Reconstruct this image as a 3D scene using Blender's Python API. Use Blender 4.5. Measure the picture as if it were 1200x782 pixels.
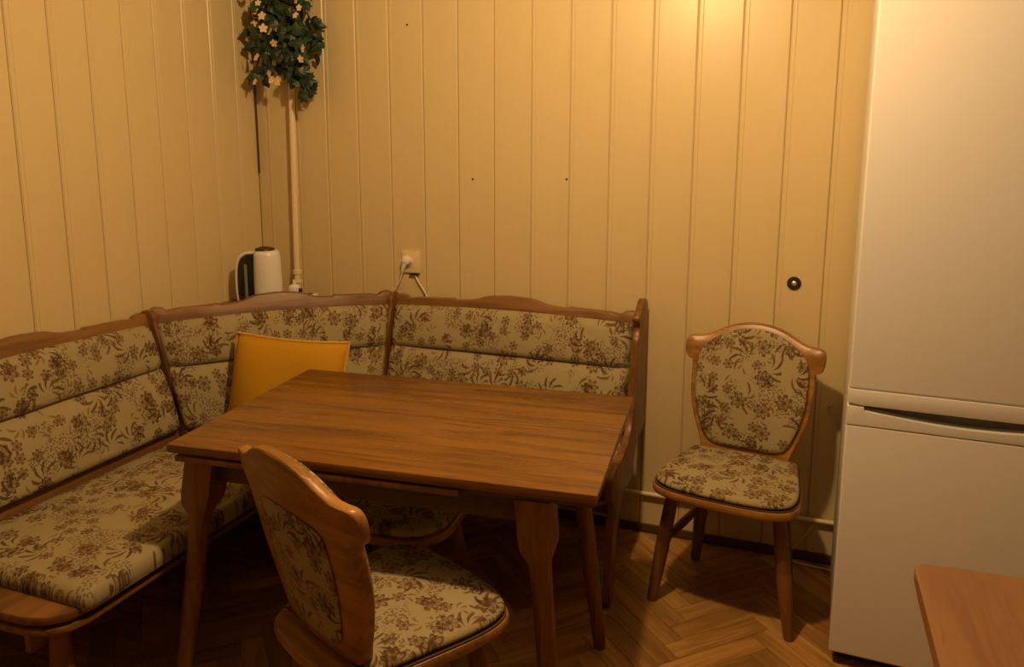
import bpy, bmesh, math, random
from math import sin, cos, pi, radians
from mathutils import Vector, Matrix

for _o in list(bpy.data.objects):
    bpy.data.objects.remove(_o)
SC = bpy.context.scene
COL = SC.collection
random.seed(7)

# ------------------------------------------------------------------ camera
cam_data = bpy.data.cameras.new('camera')
cam = bpy.data.objects.new('camera', cam_data)
COL.objects.link(cam)
FPX = 891.8
cam_data.sensor_width = 36.0
cam_data.lens = 36.0 * FPX / 1200.0
cam_data.shift_y = -66.0 / 1200.0
cam_data.clip_start = 0.02
RC = [[0.9363267, 0.0595355, -0.3460461], [0.3511215, -0.1518312, 0.9239378], [0.0024665, -0.9866118, -0.1630678]]
cam.matrix_world = Matrix(((RC[0][0], -RC[0][1], -RC[0][2], 0.0),
                           (RC[1][0], -RC[1][1], -RC[1][2], 0.0),
                           (RC[2][0], -RC[2][1], -RC[2][2], 1.5),
                           (0, 0, 0, 1)))
SC.camera = cam

# ------------------------------------------------------------------ world, light, exposure
world = bpy.data.worlds.new('world')
SC.world = world
world.use_nodes = True
world.node_tree.nodes['Background'].inputs[0].default_value = (1.0, 0.7, 0.4, 1)
world.node_tree.nodes['Background'].inputs[1].default_value = 0.02
LAMP = (-0.50, 1.45, 2.38)
LAMP_POWER = 86.0
LAMP_COLOR = (1.0, 0.63, 0.28)
SC.view_settings.view_transform = 'Standard'
SC.view_settings.look = 'None'
SC.view_settings.gamma = 1.0
SC.view_settings.use_curve_mapping = False
SC.view_settings.exposure = 0.0

# ------------------------------------------------------------------ room sizes (metres)
XL, XR, YB, YF, ZC = -2.29, 1.75, 2.85, -1.5, 2.65

# ------------------------------------------------------------------ node helper
class NT:
    def __init__(s, name):
        s.m = bpy.data.materials.new(name); s.m.use_nodes = True
        s.t = s.m.node_tree; s.n = s.t.nodes; s.l = s.t.links
        s.b = s.n['Principled BSDF']
    def new(s, ty, **kw):
        o = s.n.new(ty)
        for k, v in kw.items(): setattr(o, k, v)
        return o
    def put(s, sock, v):
        if isinstance(v, bpy.types.NodeSocket): s.l.new(v, sock)
        else: sock.default_value = v
    def math(s, op, a, b=0.0, c=None, clamp=False):
        o = s.new('ShaderNodeMath', operation=op); o.use_clamp = clamp
        s.put(o.inputs[0], a); s.put(o.inputs[1], b)
        if c is not None: s.put(o.inputs[2], c)
        return o.outputs[0]
    def vmath(s, op, a, b=None):
        o = s.new('ShaderNodeVectorMath', operation=op)
        s.put(o.inputs[0], a)
        if b is not None: s.put(o.inputs[1], b)
        return o.outputs['Value'] if op in ('LENGTH', 'DOT_PRODUCT') else o.outputs[0]
    def mix(s, f, a, b):
        o = s.new('ShaderNodeMix', data_type='RGBA')
        s.put(o.inputs[0], f)
        for i, v in ((6, a), (7, b)):
            s.put(o.inputs[i], v if isinstance(v, bpy.types.NodeSocket) else (*v[:3], 1))
        return o.outputs[2]
    def coord(s, which='Object', scale=(1, 1, 1), rot=(0, 0, 0)):
        c = s.new('ShaderNodeTexCoord'); m = s.new('ShaderNodeMapping')
        m.inputs['Scale'].default_value = scale; m.inputs['Rotation'].default_value = rot
        s.l.new(c.outputs[which], m.inputs[0]); return m.outputs[0]
    def noise(s, v, scale, detail=3, rough=.55, dist=0.0):
        o = s.new('ShaderNodeTexNoise'); s.l.new(v, o.inputs['Vector'])
        o.inputs['Scale'].default_value = scale; o.inputs['Detail'].default_value = detail
        o.inputs['Roughness'].default_value = rough; o.inputs['Distortion'].default_value = dist
        return o.outputs['Fac']
    def step(s, v, lo, hi):
        o = s.new('ShaderNodeMapRange'); o.interpolation_type = 'SMOOTHSTEP'
        s.put(o.inputs[0], v); s.put(o.inputs[1], lo); s.put(o.inputs[2], hi)
        return o.outputs[0]
    def bump(s, h, strength, dist=0.002):
        o = s.new('ShaderNodeBump'); s.put(o.inputs['Height'], h)
        o.inputs['Strength'].default_value = strength; o.inputs['Distance'].default_value = dist
        s.l.new(o.outputs[0], s.b.inputs['Normal'])
    def fin(s, col, rough=.5, spec=None, metal=0.0):
        s.put(s.b.inputs['Base Color'], col if isinstance(col, bpy.types.NodeSocket) else (*col[:3], 1))
        s.put(s.b.inputs['Roughness'], rough)
        s.b.inputs['Metallic'].default_value = metal
        if spec is not None: s.b.inputs['Specular IOR Level'].default_value = spec
        return s.m

def plain(name, col, rough=.5, metal=0.0, spec=None, var=.08, scale=30):
    t = NT(name); v = t.noise(t.coord(), scale, 3)
    c = t.mix(v, [x * (1 - var) for x in col], [min(1, x * (1 + var)) for x in col])
    return t.fin(c, rough, spec, metal)

def wood(name, dark, light, axis='X', rough=.4, grain=26.0, rnd=0.0, spec=.5, turn=0.0):
    t = NT(name)
    k = {'X': (.07, 1, 1), 'Y': (1, .07, 1), 'Z': (1, 1, .07)}[axis]
    v = t.coord('Object', k, (0, 0, turn))
    if turn:
        m1 = v.node; m1.inputs['Scale'].default_value = (1, 1, 1)
        m2 = t.new('ShaderNodeMapping'); m2.inputs['Scale'].default_value = k; t.l.new(m1.outputs[0], m2.inputs[0]); v = m2.outputs[0]
    if rnd:
        oi = t.new('ShaderNodeObjectInfo'); gi = t.new('ShaderNodeNewGeometry')
        r = t.math('FRACT', t.math('ADD', oi.outputs['Random'], gi.outputs['Random Per Island']))
        cb = t.new('ShaderNodeCombineXYZ')
        for i in range(3): t.put(cb.inputs[i], t.math('MULTIPLY', r, 37.0 + 11 * i))
        v = t.vmath('ADD', v, cb.outputs[0])
    n1 = t.noise(v, grain, 5, .6, .8)
    n2 = t.noise(v, grain * .25, 3, .5, 1.6)
    n3 = t.noise(v, grain * 5, 3, .6, .2)
    g = t.math('ADD', t.math('MULTIPLY', n1, .45), t.math('ADD', t.math('MULTIPLY', n2, .35), t.math('MULTIPLY', n3, .2)))
    f = t.step(g, .40, .60)
    c = t.mix(f, dark, light)
    pore = t.step(n3, .60, .72)
    c = t.mix(t.math('MULTIPLY', pore, .35), c, [x * .45 for x in dark])
    if rnd:
        c = t.mix(t.math('MULTIPLY', r, rnd), c, [x * .42 for x in dark])
    t.bump(n3, .12, .0006)
    return t.fin(c, t.math('ADD', rough - .06, t.math('MULTIPLY', n1, .14)), spec)

def tapestry(name, base, base2, dark, mid):
    """woven upholstery printed with scattered flowers, leaf sprays and seed dots (UV in metres)"""
    t = NT(name)
    c = t.new('ShaderNodeTexCoord'); uv = c.outputs['UV']
    wn = t.new('ShaderNodeTexNoise'); t.l.new(uv, wn.inputs['Vector']); wn.inputs['Scale'].default_value = 45
    wob = t.vmath('SCALE', t.vmath('SUBTRACT', wn.outputs['Color'], (.5, .5, .5))); wob.node.inputs['Scale'].default_value = .006
    uvw = t.vmath('ADD', uv, wob)
    def cells(scale, off):
        p = t.vmath('ADD', uvw, (off, off * .7, 0))
        v = t.new('ShaderNodeTexVoronoi'); v.voronoi_dimensions = '2D'; v.feature = 'F1'
        t.l.new(p, v.inputs['Vector']); v.inputs['Scale'].default_value = scale; v.inputs['Randomness'].default_value = .75
        d = t.vmath('SUBTRACT', p, v.outputs['Position'])
        s = t.new('ShaderNodeSeparateXYZ'); t.l.new(d, s.inputs[0])
        sc = t.new('ShaderNodeSeparateColor'); t.l.new(v.outputs['Color'], sc.inputs[0])
        ang = t.math('ARCTAN2', s.outputs[1], s.outputs[0])
        return v.outputs['Distance'], ang, sc.outputs[0], sc.outputs[1], sc.outputs[2]
    def flowers(scale, off, n, R, thr):
        d, a, r1, r2, r3 = cells(scale, off)
        a = t.math('ADD', a, t.math('MULTIPLY', r2, 6.28))
        pet = t.math('ABSOLUTE', t.math('COSINE', t.math('MULTIPLY', a, n / 2)))
        rim = t.math('MULTIPLY', t.math('ADD', .5, t.math('MULTIPLY', pet, .5)), R)
        q = t.math('DIVIDE', d, rim)
        body = t.math('SUBTRACT', 1.0, t.step(q, .88, 1.05))
        on = t.math('GREATER_THAN', r1, thr)
        line = t.math('MULTIPLY', t.step(q, .62, .80), body)
        eye = t.math('SUBTRACT', 1.0, t.step(q, .22, .34))
        vein = t.math('SUBTRACT', 1.0, t.step(pet, .12, .38))
        ln = t.math('MAXIMUM', t.math('MAXIMUM', line, eye), t.math('MULTIPLY', vein, body))
        return t.math('MULTIPLY', body, on), t.math('MULTIPLY', ln, on)
    def spray(scale, off, n, R, thr):
        d, a, r1, r2, r3 = cells(scale, off)
        d2 = t.math('MULTIPLY', d, 1.0)
        a = t.math('ADD', t.math('ADD', a, t.math('MULTIPLY', r2, 6.28)), t.math('MULTIPLY', d2, 1.6))
        ray = t.math('COSINE', t.math('MULTIPLY', a, n))
        sect = t.step(t.math('COSINE', a), -.15, .25)
        q = t.math('DIVIDE', d2, R)
        w = t.math('ADD', t.math('MULTIPLY', t.math('ABSOLUTE', t.math('SUBTRACT', q, .62)), 1.9), .12)
        leaf = t.step(t.math('SUBTRACT', ray, w), 0.0, .18)
        rng = t.math('MULTIPLY', t.step(q, .12, .2), t.math('SUBTRACT', 1.0, t.step(q, .95, 1.05)))
        stem = t.math('MULTIPLY', t.math('SUBTRACT', 1.0, t.step(t.math('ABSOLUTE', t.math('SINE', t.math('MULTIPLY', a, n / 2))), .02, .10)), t.math('SUBTRACT', 1.0, t.step(q, .8, .9)))
        on = t.math('MULTIPLY', t.math('GREATER_THAN', r3, thr), sect)
        return t.math('MULTIPLY', t.math('MULTIPLY', t.math('MAXIMUM', leaf, t.math('MULTIPLY', stem, .7)), rng), on)
    f1, l1 = flowers(11.0, 3.1, 7, .33, .46)
    f2, l2 = flowers(20, 11.7, 6, .38, .55)
    s1 = spray(9.5, 5.3, 9, .54, .36)
    s2 = spray(15.5, 21.9, 7, .52, .40)
    dv = t.new('ShaderNodeTexVoronoi'); dv.voronoi_dimensions = '2D'; t.l.new(uvw, dv.inputs['Vector']); dv.inputs['Scale'].default_value = 115
    dots = t.math('SUBTRACT', 1.0, t.step(dv.outputs['Distance'], .26, .42))
    zone = t.noise(uv, 9.0, 2, .5)
    dots = t.math('MULTIPLY', dots, t.step(zone, .50, .56))
    big = t.noise(uv, 5.0, 3, .5)
    thread = t.noise(uv, 420.0, 2, .6)
    cb = t.mix(big, base, base2)
    cb = t.mix(t.math('MULTIPLY', thread, .35), cb, [x * .55 for x in base])
    col = t.mix(t.math('MULTIPLY', f1, .45), cb, mid)
    col = t.mix(t.math('MULTIPLY', f2, .55), col, mid)
    col = t.mix(t.math('MULTIPLY', dots, .62), col, dark)
    col = t.mix(t.math('MULTIPLY', l1, .76), col, dark)
    col = t.mix(t.math('MULTIPLY', l2, .75), col, dark)
    col = t.mix(t.math('MULTIPLY', s1, .82), col, dark)
    col = t.mix(t.math('MULTIPLY', s2, .8), col, mid)
    t.bump(thread, .35, .0015)
    return t.fin(col, .92, .15)

def wall_paint():
    t = NT('cream_panel_paint')
    v = t.coord('Object', (1, 1, .25))
    n = t.noise(v, 1.4, 4, .6, .4); n2 = t.noise(t.coord('Object', (1, 1, .08)), 22, 4, .6)
    oi = t.new('ShaderNodeObjectInfo')
    gn = t.step(t.noise(t.coord('Object', (1, 1, .55)), 1.1, 5, .62, .5), .46, .70)
    c = t.mix(n, (.64, .525, .29), (.72, .60, .35))
    c = t.mix(t.math('MULTIPLY', n2, .22), c, (.56, .45, .23))
    c = t.mix(t.math('MULTIPLY', oi.outputs['Random'], .16), c, (.62, .48, .26))
    c = t.mix(t.math('MULTIPLY', gn, .55), c, (.50, .40, .20))
    t.bump(n2, .08, .001)
    return t.fin(c, .36, .5)

M = {}
M['panel'] = wall_paint()
M['wall_back'] = plain('panel_backing', (.58, .46, .25), .6)
M['far_plaster'] = plain('dim_far_wall', (.30, .25, .19), .8)
M['plaster'] = plain('ceiling_plaster', (.80, .74, .62), .8)
M['subfloor'] = plain('subfloor', (.035, .02, .01), .8)
M['parquet'] = wood('parquet_oak', (.31, .145, .034), (.58, .33, .098), 'X', .42, 30, .55)
M['table'] = wood('table_oak', (.100, .034, .004), (.225, .098, .012), 'X', .27, 24)
M['table_shaded'] = wood('shaded_table_base_oak', (.055, .022, .006), (.11, .045, .011), 'X', .42, 24)  # oak of the underframe darkened: shade beneath the tabletop painted into the colour
M['leg'] = wood('table_leg_oak', (.15, .062, .014), (.28, .125, .030), 'Z', .42, 24)
M['bench'] = wood('bench_oak', (.12, .052, .012), (.25, .115, .028), 'X', .40, 24)
M['bench_y'] = wood('bench_oak_along_wall', (.12, .052, .012), (.25, .115, .028), 'Y', .40, 24)
M['bench_d'] = wood('bench_oak_diagonal', (.12, .052, .012), (.25, .115, .028), 'X', .42, 24, turn=-pi / 4)
M['bench_z'] = wood('bench_oak_upright', (.11, .045, .012), (.23, .100, .026), 'Z', .40, 24)
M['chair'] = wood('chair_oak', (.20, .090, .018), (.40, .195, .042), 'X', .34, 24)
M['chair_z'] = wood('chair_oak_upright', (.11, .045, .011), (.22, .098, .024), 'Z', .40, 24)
M['light_oak'] = wood('light_oak_top', (.21, .090, .030), (.28, .135, .050), 'Y', .38, 20)
M['fabric'] = tapestry('floral_upholstery', (.345, .295, .165), (.44, .375, .225), (.080, .036, .018), (.20, .118, .046))
M['piping'] = plain('seam_cord', (.075, .032, .018), .8)
M['pillow'] = plain('mustard_cloth', (.50, .265, .014), .9, spec=.2, scale=60)
M['pillow_edge'] = plain('mustard_piping', (.58, .36, .06), .85, spec=.2)
M['white'] = plain('white_enamel', (.77, .765, .75), .52, var=.02)
M['recess'] = plain('grey_handle_recess', (.16, .15, .14), .5)
M['rubber'] = plain('black_rubber', (.012, .012, .012), .7)
M['plastic'] = plain('white_plastic', (.78, .76, .72), .3, var=.02)
M['cream_plastic'] = plain('cream_plastic', (.74, .62, .38), .35, var=.03)
M['smoke'] = plain('dark_kettle_plastic', (.018, .022, .016), .18)
M['gauge'] = plain('grey_water_gauge', (.20, .22, .20), .15)
M['pipe'] = plain('cream_pipe_paint', (.80, .68, .46), .4, var=.03)
M['metal'] = plain('dark_metal', (.06, .045, .03), .4, .6)
M['steel'] = plain('bright_steel', (.75, .72, .66), .3, .8)
M['leaf'] = plain('ivy_leaf_green', (.022, .060, .028), .45, var=.5, scale=25)
M['leaf2'] = plain('ivy_leaf_dark', (.012, .032, .018), .5, var=.4, scale=25)
M['petal'] = plain('cream_petal', (.80, .62, .38), .6, var=.1)
M['petal2'] = plain('yellow_petal', (.66, .52, .18), .6, var=.1)
M['stem'] = plain('brown_stem', (.055, .028, .012), .7)
M['plinth'] = wood('dark_plinth', (.05, .024, .010), (.10, .05, .02), 'X', .5, 24)

# ------------------------------------------------------------------ object helpers
def props(o, label=None, cat=None, group=None, kind=None):
    if label: o['label'] = label
    if cat: o['category'] = cat
    if group: o['group'] = group
    if kind: o['kind'] = kind
    return o

def thing(name, label, cat, loc=(0, 0, 0), rz=0.0, group=None):
    o = bpy.data.objects.new(name, None); COL.objects.link(o)
    o.empty_display_size = .1; o.location = loc; o.rotation_euler = (0, 0, rz)
    return props(o, label, cat, group)

def mesh_of(bm, name, mat, smooth=True, angle=40):
    me = bpy.data.meshes.new(name)
    bmesh.ops.recalc_face_normals(bm, faces=bm.faces[:])
    if smooth:
        for f in bm.faces: f.smooth = True
        for e in bm.edges:
            e.smooth = not (len(e.link_faces) == 2 and e.calc_face_angle(0) > radians(angle))
    bm.to_mesh(me); bm.free()
    me.materials.append(mat)
    return me

def obj(name, bm, mat, parent=None, smooth=True, angle=40, label=None):
    me = bm if isinstance(bm, bpy.types.Mesh) else mesh_of(bm, name, mat, smooth, angle)
    o = bpy.data.objects.new(name, me); COL.objects.link(o)
    if parent: o.parent = parent
    if label: o['label'] = label
    return o

def copy_tree(src, parent=None):
    c = src.copy(); COL.objects.link(c)
    if parent: c.parent = parent
    for ch in list(src.children): copy_tree(ch, c)
    return c

def box(bm, x0, x1, y0, y1, z0, z1, bev=0.0, seg=2, mat=None):
    b = bmesh.new()
    bmesh.ops.create_cube(b, size=1)
    for v in b.verts:
        v.co = Vector((x0 + (v.co.x + .5) * (x1 - x0), y0 + (v.co.y + .5) * (y1 - y0), z0 + (v.co.z + .5) * (z1 - z0)))
    if bev: bmesh.ops.bevel(b, geom=b.edges[:], offset=bev, segments=seg, profile=.6, affect='EDGES')
    return join(bm, b, mat)

def join(bm, b, mat=None):
    if mat is not None: b.transform(mat)
    if bm is None: return b
    m = {}
    for v in b.verts: m[v] = bm.verts.new(v.co)
    for f in b.faces:
        try: bm.faces.new([m[v] for v in f.verts])
        except ValueError: pass
    b.free(); return bm

def prism(pts, t0, t1, fn, bev=0.0, seg=2, curve=None):
    """extrude a closed 2-D outline from t0 to t1; fn(u, v, t) gives the 3-D point"""
    b = bmesh.new()
    a = [b.verts.new(Vector((p[0], p[1], t0))) for p in pts]
    f = b.faces.new(a)
    r = bmesh.ops.extrude_face_region(b, geom=[f])
    for v in [g for g in r['geom'] if isinstance(g, bmesh.types.BMVert)]: v.co.z = t1
    if bev:
        es = [e for e in b.edges if abs(e.verts[0].co.z - e.verts[1].co.z) < 1e-6]
        bmesh.ops.bevel(b, geom=es, offset=bev, segments=seg, profile=.5, affect='EDGES')
    bmesh.ops.triangulate(b, faces=[f for f in b.faces if len(f.verts) > 4])
    for v in b.verts: v.co = Vector(fn(v.co.x, v.co.y, v.co.z))
    return b

def lathe(prof, n=20, bm=None, mat=None):
    b = bmesh.new(); rings = []
    for r, z in prof:
        if r < 1e-5: rings.append([b.verts.new((0, 0, z))])
        else: rings.append([b.verts.new((r * cos(2 * pi * k / n), r * sin(2 * pi * k / n), z)) for k in range(n)])
    for A, B in zip(rings, rings[1:]):
        for k in range(n):
            k2 = (k + 1) % n
            if len(A) == 1 and len(B) == 1: continue
            if len(A) == 1: b.faces.new((A[0], B[k], B[k2]))
            elif len(B) == 1: b.faces.new((A[k], A[k2], B[0]))
            else: b.faces.new((A[k], A[k2], B[k2], B[k]))
    for R_ in (rings[0], rings[-1]):
        if len(R_) > 1: b.faces.new(R_)
    return join(bm, b, mat)

def tube(pts, rad, n=8, bm=None):
    b = bmesh.new(); pts = [Vector(p) for p in pts]; rings = []
    up = Vector((0, 0, 1))
    for i, p in enumerate(pts):
        d = (pts[min(i + 1, len(pts) - 1)] - pts[max(i - 1, 0)]).normalized()
        a = d.cross(up)
        if a.length < .05: a = d.cross(Vector((1, 0, 0)))
        a.normalize(); c = d.cross(a); r = rad[i] if isinstance(rad, (list, tuple)) else rad
        rings.append([b.verts.new(p + (a * cos(2 * pi * k / n) + c * sin(2 * pi * k / n)) * r) for k in range(n)])
    for A, B in zip(rings, rings[1:]):
        for k in range(n): b.faces.new((A[k], A[(k + 1) % n], B[(k + 1) % n], B[k]))
    b.faces.new(rings[0]); b.faces.new(rings[-1])
    return join(bm, b)

def smooth_poly(pts, it=2, closed=True):
    for _ in range(it):
        q = []; n = len(pts)
        for i in range(n if closed else n - 1):
            a, b = pts[i], pts[(i + 1) % n]
            q.append((a[0] * .75 + b[0] * .25, a[1] * .75 + b[1] * .25))
            q.append((a[0] * .25 + b[0] * .75, a[1] * .25 + b[1] * .75))
        pts = q
    return pts

def plate_z(outline, z0, z1, bev):
    n = len(outline); cx = sum(p[0] for p in outline) / n; cy = sum(p[1] for p in outline) / n
    b = bmesh.new(); R = min(math.hypot(p[0] - cx, p[1] - cy) for p in outline); e = bev / R
    rings = [[b.verts.new((cx + (p[0] - cx) * s_, cy + (p[1] - cy) * s_, z_)) for p in outline]
             for s_, z_ in ((1 - e, z0), (1 - e * .3, z0 + bev * .3), (1, z0 + bev), (1, z1 - bev), (1 - e * .3, z1 - bev * .3), (1 - e, z1))]
    for A, B in zip(rings, rings[1:]):
        for k_ in range(n): b.faces.new((A[k_], A[(k_ + 1) % n], B[(k_ + 1) % n], B[k_]))
    b.faces.new(list(reversed(rings[0]))); b.faces.new(rings[-1])
    return b

def sym(half):
    """mirror a right-hand half outline (top centre .. bottom) to a closed loop"""
    left = [(-x, y) for x, y in reversed(half) if x > 1e-6]
    return half + left

def pad(outline, t, puff, fn, uoff=(0, 0), edge=.016, bottom=True):
    """stuffed cushion over a star-shaped outline; rings shrink to the centre; fn(u,v,h) -> 3-D; UV in metres"""
    b = bmesh.new(); uvl = b.loops.layers.uv.new('UVMap')
    n = len(outline); cx = sum(p[0] for p in outline) / n; cy = sum(p[1] for p in outline) / n
    R = min(math.hypot(p[0] - cx, p[1] - cy) for p in outline)
    e = edge / R
    prof = [(1 - e * .45, 0.0), (1 - e * .05, t * .3), (1, t * .55), (1 - e * .25, t * .8), (1 - e * .7, t * .95), (1 - e * 1.3, t * 1.02)]
    for s in (.8, .62, .42, .2): prof.append((s * (1 - e), t * 1.02 + puff * (1 - s * s)))
    raw = {}; rings = []
    for s, h in prof:
        ring = []
        for p in outline:
            u, v = cx + (p[0] - cx) * s, cy + (p[1] - cy) * s
            w = b.verts.new(fn(u, v, h)); raw[w] = (u, v, h); ring.append(w)
        rings.append(ring)
    w = b.verts.new(fn(cx, cy, t * 1.02 + puff)); raw[w] = (cx, cy, 0)
    for A, B in zip(rings, rings[1:]):
        for k in range(n): b.faces.new((A[k], A[(k + 1) % n], B[(k + 1) % n], B[k]))
    for k in range(n): b.faces.new((rings[-1][k], rings[-1][(k + 1) % n], w))
    b.faces.new(list(reversed(rings[0])))
    for f in b.faces:
        for l in f.loops:
            u, v, h = raw[l.vert]
            l[uvl].uv = (u + uoff[0], v + uoff[1])
    return b

def grid(nu, nv, fn, uvf, thick=None):
    """grid patch fn(a,b) (a,b in 0..1) with its own UV in metres"""
    b = bmesh.new(); uvl = b.loops.layers.uv.new('UVMap'); V = []
    for i in range(nu + 1):
        V.append([b.verts.new(fn(i / nu, j / nv)) for j in range(nv + 1)])
    for i in range(nu):
        for j in range(nv):
            f = b.faces.new((V[i][j], V[i + 1][j], V[i + 1][j + 1], V[i][j + 1]))
            for l, (a, c) in zip(f.loops, ((i, j), (i + 1, j), (i + 1, j + 1), (i, j + 1))):
                l[uvl].uv = uvf(a / nu, c / nv)
    return b

# ================================================================== ROOM SHELL
def slab(name, x0, x1, y0, y1, z0, z1, mat):
    o = obj(name, box(None, x0, x1, y0, y1, z0, z1), mat, smooth=False)
    return props(o, kind='structure')

floor = slab('floor', XL - .1, XR + .1, YF - .1, YB + .1, -.10, -.006, M['subfloor'])
slab('ceiling', XL - .1, XR + .1, YF - .1, YB + .1, ZC, ZC + .1, M['far_plaster'])
PT = .0075    # how far plank faces stand proud of the backing
wall_back = slab('wall_back', XL - .1, XR + .1, YB + PT, YB + .1, 0, ZC, M['wall_back'])
wall_left = slab('wall_left', XL - .1, XL - PT, YF - .1, YB + PT, 0, ZC, M['wall_back'])
slab('wall_right', XR, XR + .1, YF - .1, YB + PT, 0, ZC, M['far_plaster'])
slab('wall_front', XL - PT, XR, YF - .1, YF, 0, ZC, M['far_plaster'])

def plank_mesh(w, name):
    # cross-section with rounded shoulders and a thin bead next to the joint
    g = .0045; h = w / 2
    pts = [(-h + .001, 0), (-h + .001, PT * .5), (-h + .005, PT), (-h + .0155, PT), (-h + .0170, PT - .0015), (-h + .0185, PT),
           (h - .005, PT), (h - .001, PT * .5), (h - .001, 0)]
    b = prism(pts, 0.0, ZC, lambda u, v, t: (u, -v, t))
    return mesh_of(b, name, M['panel'], False)
PB = .1557
pm = plank_mesh(PB, 'wall_plank_back')
k = 0; x = .1 - PB * 16
while x - PB / 2 < XL: x += PB
first = True
xs = []
x = .1 + PB / 2 - PB * 20
while x < XR + PB:
    if x > XL - PB / 2 and x < XR - PB * .3: xs.append(x)
    x += PB
for x in xs:
    o = obj('plank', pm, None, wall_back)
    lo = max(x - PB / 2, XL); 
    if lo > x - PB / 2:
        s = (x + PB / 2 - lo) / PB; o.scale.x = s; o.location = ((lo + x + PB / 2) / 2, YB + PT, 0)
    else: o.location = (x, YB + PT, 0)
PLW = .1453
pl = plank_mesh(PLW, 'wall_plank_left')
y = 2.729 - PLW / 2 + PLW
while y > YF:
    o = obj('plank', pl, None, wall_left)
    hi = min(y + PLW / 2, YB)
    s = (hi - (y - PLW / 2)) / PLW
    o.scale.x = s; o.location = (XL - PT, (hi + y - PLW / 2) / 2, 0); o.rotation_euler = (0, 0, pi / 2)
    y -= PLW

# parquet: herringbone blocks laid at 45 degrees
BL, BW, NB = .35, .07, 5
def block_mesh():
    b = bmesh.new(); e = .0018
    x0, x1, y0, y1 = .0006, BL - .0006, .0006, BW - .0006
    lo = [b.verts.new(v) for v in ((x0, y0, -.006), (x1, y0, -.006), (x1, y1, -.006), (x0, y1, -.006))]
    mi = [b.verts.new(v) for v in ((x0, y0, -.0012), (x1, y0, -.0012), (x1, y1, -.0012), (x0, y1, -.0012))]
    to = [b.verts.new(v) for v in ((x0 + e, y0 + e, 0), (x1 - e, y0 + e, 0), (x1 - e, y1 - e, 0), (x0 + e, y1 - e, 0))]
    for A, B in ((lo, mi), (mi, to)):
        for i in range(4): b.faces.new((A[i], A[(i + 1) % 4], B[(i + 1) % 4], B[i]))
    b.faces.new(to)
    return b
bmB = mesh_of(block_mesh(), 'parquet_block', M['parquet'], False)
FR = radians(45); OX, OY = -.255, 2.11
cand = []
for i in range(-70, 70):
    for j in range(-70, 70):
        m = (i - j) % (2 * NB)
        if m == 0: a, rot, c = (i * BW, j * BW), 0, (i * BW + BL / 2, j * BW + BW / 2)
        elif m == 2 * NB - 1: a, rot, c = ((i + 1) * BW, j * BW), pi / 2, (i * BW + BW / 2, j * BW + BL / 2)
        else: continue
        X = lambda p: (OX + p[0] * cos(FR) - p[1] * sin(FR), OY + p[0] * sin(FR) + p[1] * cos(FR))
        cw = X(c)
        if XL - .12 < cw[0] < XR + .12 and YF - .12 < cw[1] < YB + .12:
            cand.append((cw, X(a), rot + FR))
def clipped(c):
    """a block cut where it meets a wall; None when it is whole"""
    m = .155
    if XL + m < c[0][0] < XR - m and YF + m < c[0][1] < YB - m: return None
    b = block_mesh(); b.transform(Matrix.Translation((c[1][0], c[1][1], 0)) @ Matrix.Rotation(c[2], 4, 'Z'))
    for co, no in (((XL + .001, 0, 0), (-1, 0, 0)), ((XR - .001, 0, 0), (1, 0, 0)), ((0, YF + .001, 0), (0, -1, 0)), ((0, YB - .001, 0), (0, 1, 0))):
        r_ = bmesh.ops.bisect_plane(b, geom=b.verts[:] + b.edges[:] + b.faces[:], plane_co=co, plane_no=no, clear_outer=True)
        es = [g for g in r_['geom_cut'] if isinstance(g, bmesh.types.BMEdge)]
        if es: bmesh.ops.edgenet_fill(b, edges=es)
    return b
def seen(c):
    return -1.80 < c[0] < .45 and .95 < c[1] < 2.95
vis = sorted([c for c in cand if seen(c[0])], key=lambda c: (c[0][0] + .3) ** 2 + (c[0][1] - 1.9) ** 2)[:300]
vs = set(id(c) for c in vis)
for c in vis:
    b = clipped(c)
    if b is not None:
        if len(b.faces) > 3: 
            b.transform((Matrix.Translation((c[1][0], c[1][1], 0)) @ Matrix.Rotation(c[2], 4, 'Z')).inverted())
            o = obj('parquet_block', b, M['parquet'], floor, False)
            o.location = (c[1][0], c[1][1], 0); o.rotation_euler = (0, 0, c[2])
        continue
    o = obj('parquet_block', bmB, None, floor)
    o.location = (c[1][0], c[1][1], random.uniform(-.0004, .0004)); o.rotation_euler = (0, 0, c[2])
rest = bmesh.new()
for c in cand:
    if id(c) in vs: continue
    b = clipped(c)
    if b is None: join(rest, block_mesh(), Matrix.Translation((c[1][0], c[1][1], 0)) @ Matrix.Rotation(c[2], 4, 'Z'))
    else: join(rest, b)
props(obj('parquet_blocks', rest, M['parquet'], floor, False), kind='stuff')

# plinth and thin pipe along the back wall
o = obj('baseboard_back', box(None, XL, XR, YB - .014, YB - .0005, .0005, .035, .003), M['plinth']); props(o, kind='structure')
o = obj('baseboard_left', box(None, XL + .0005, XL + .014, YF, YB - .015, .0005, .035, .003), M['plinth']); props(o, kind='structure')

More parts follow.
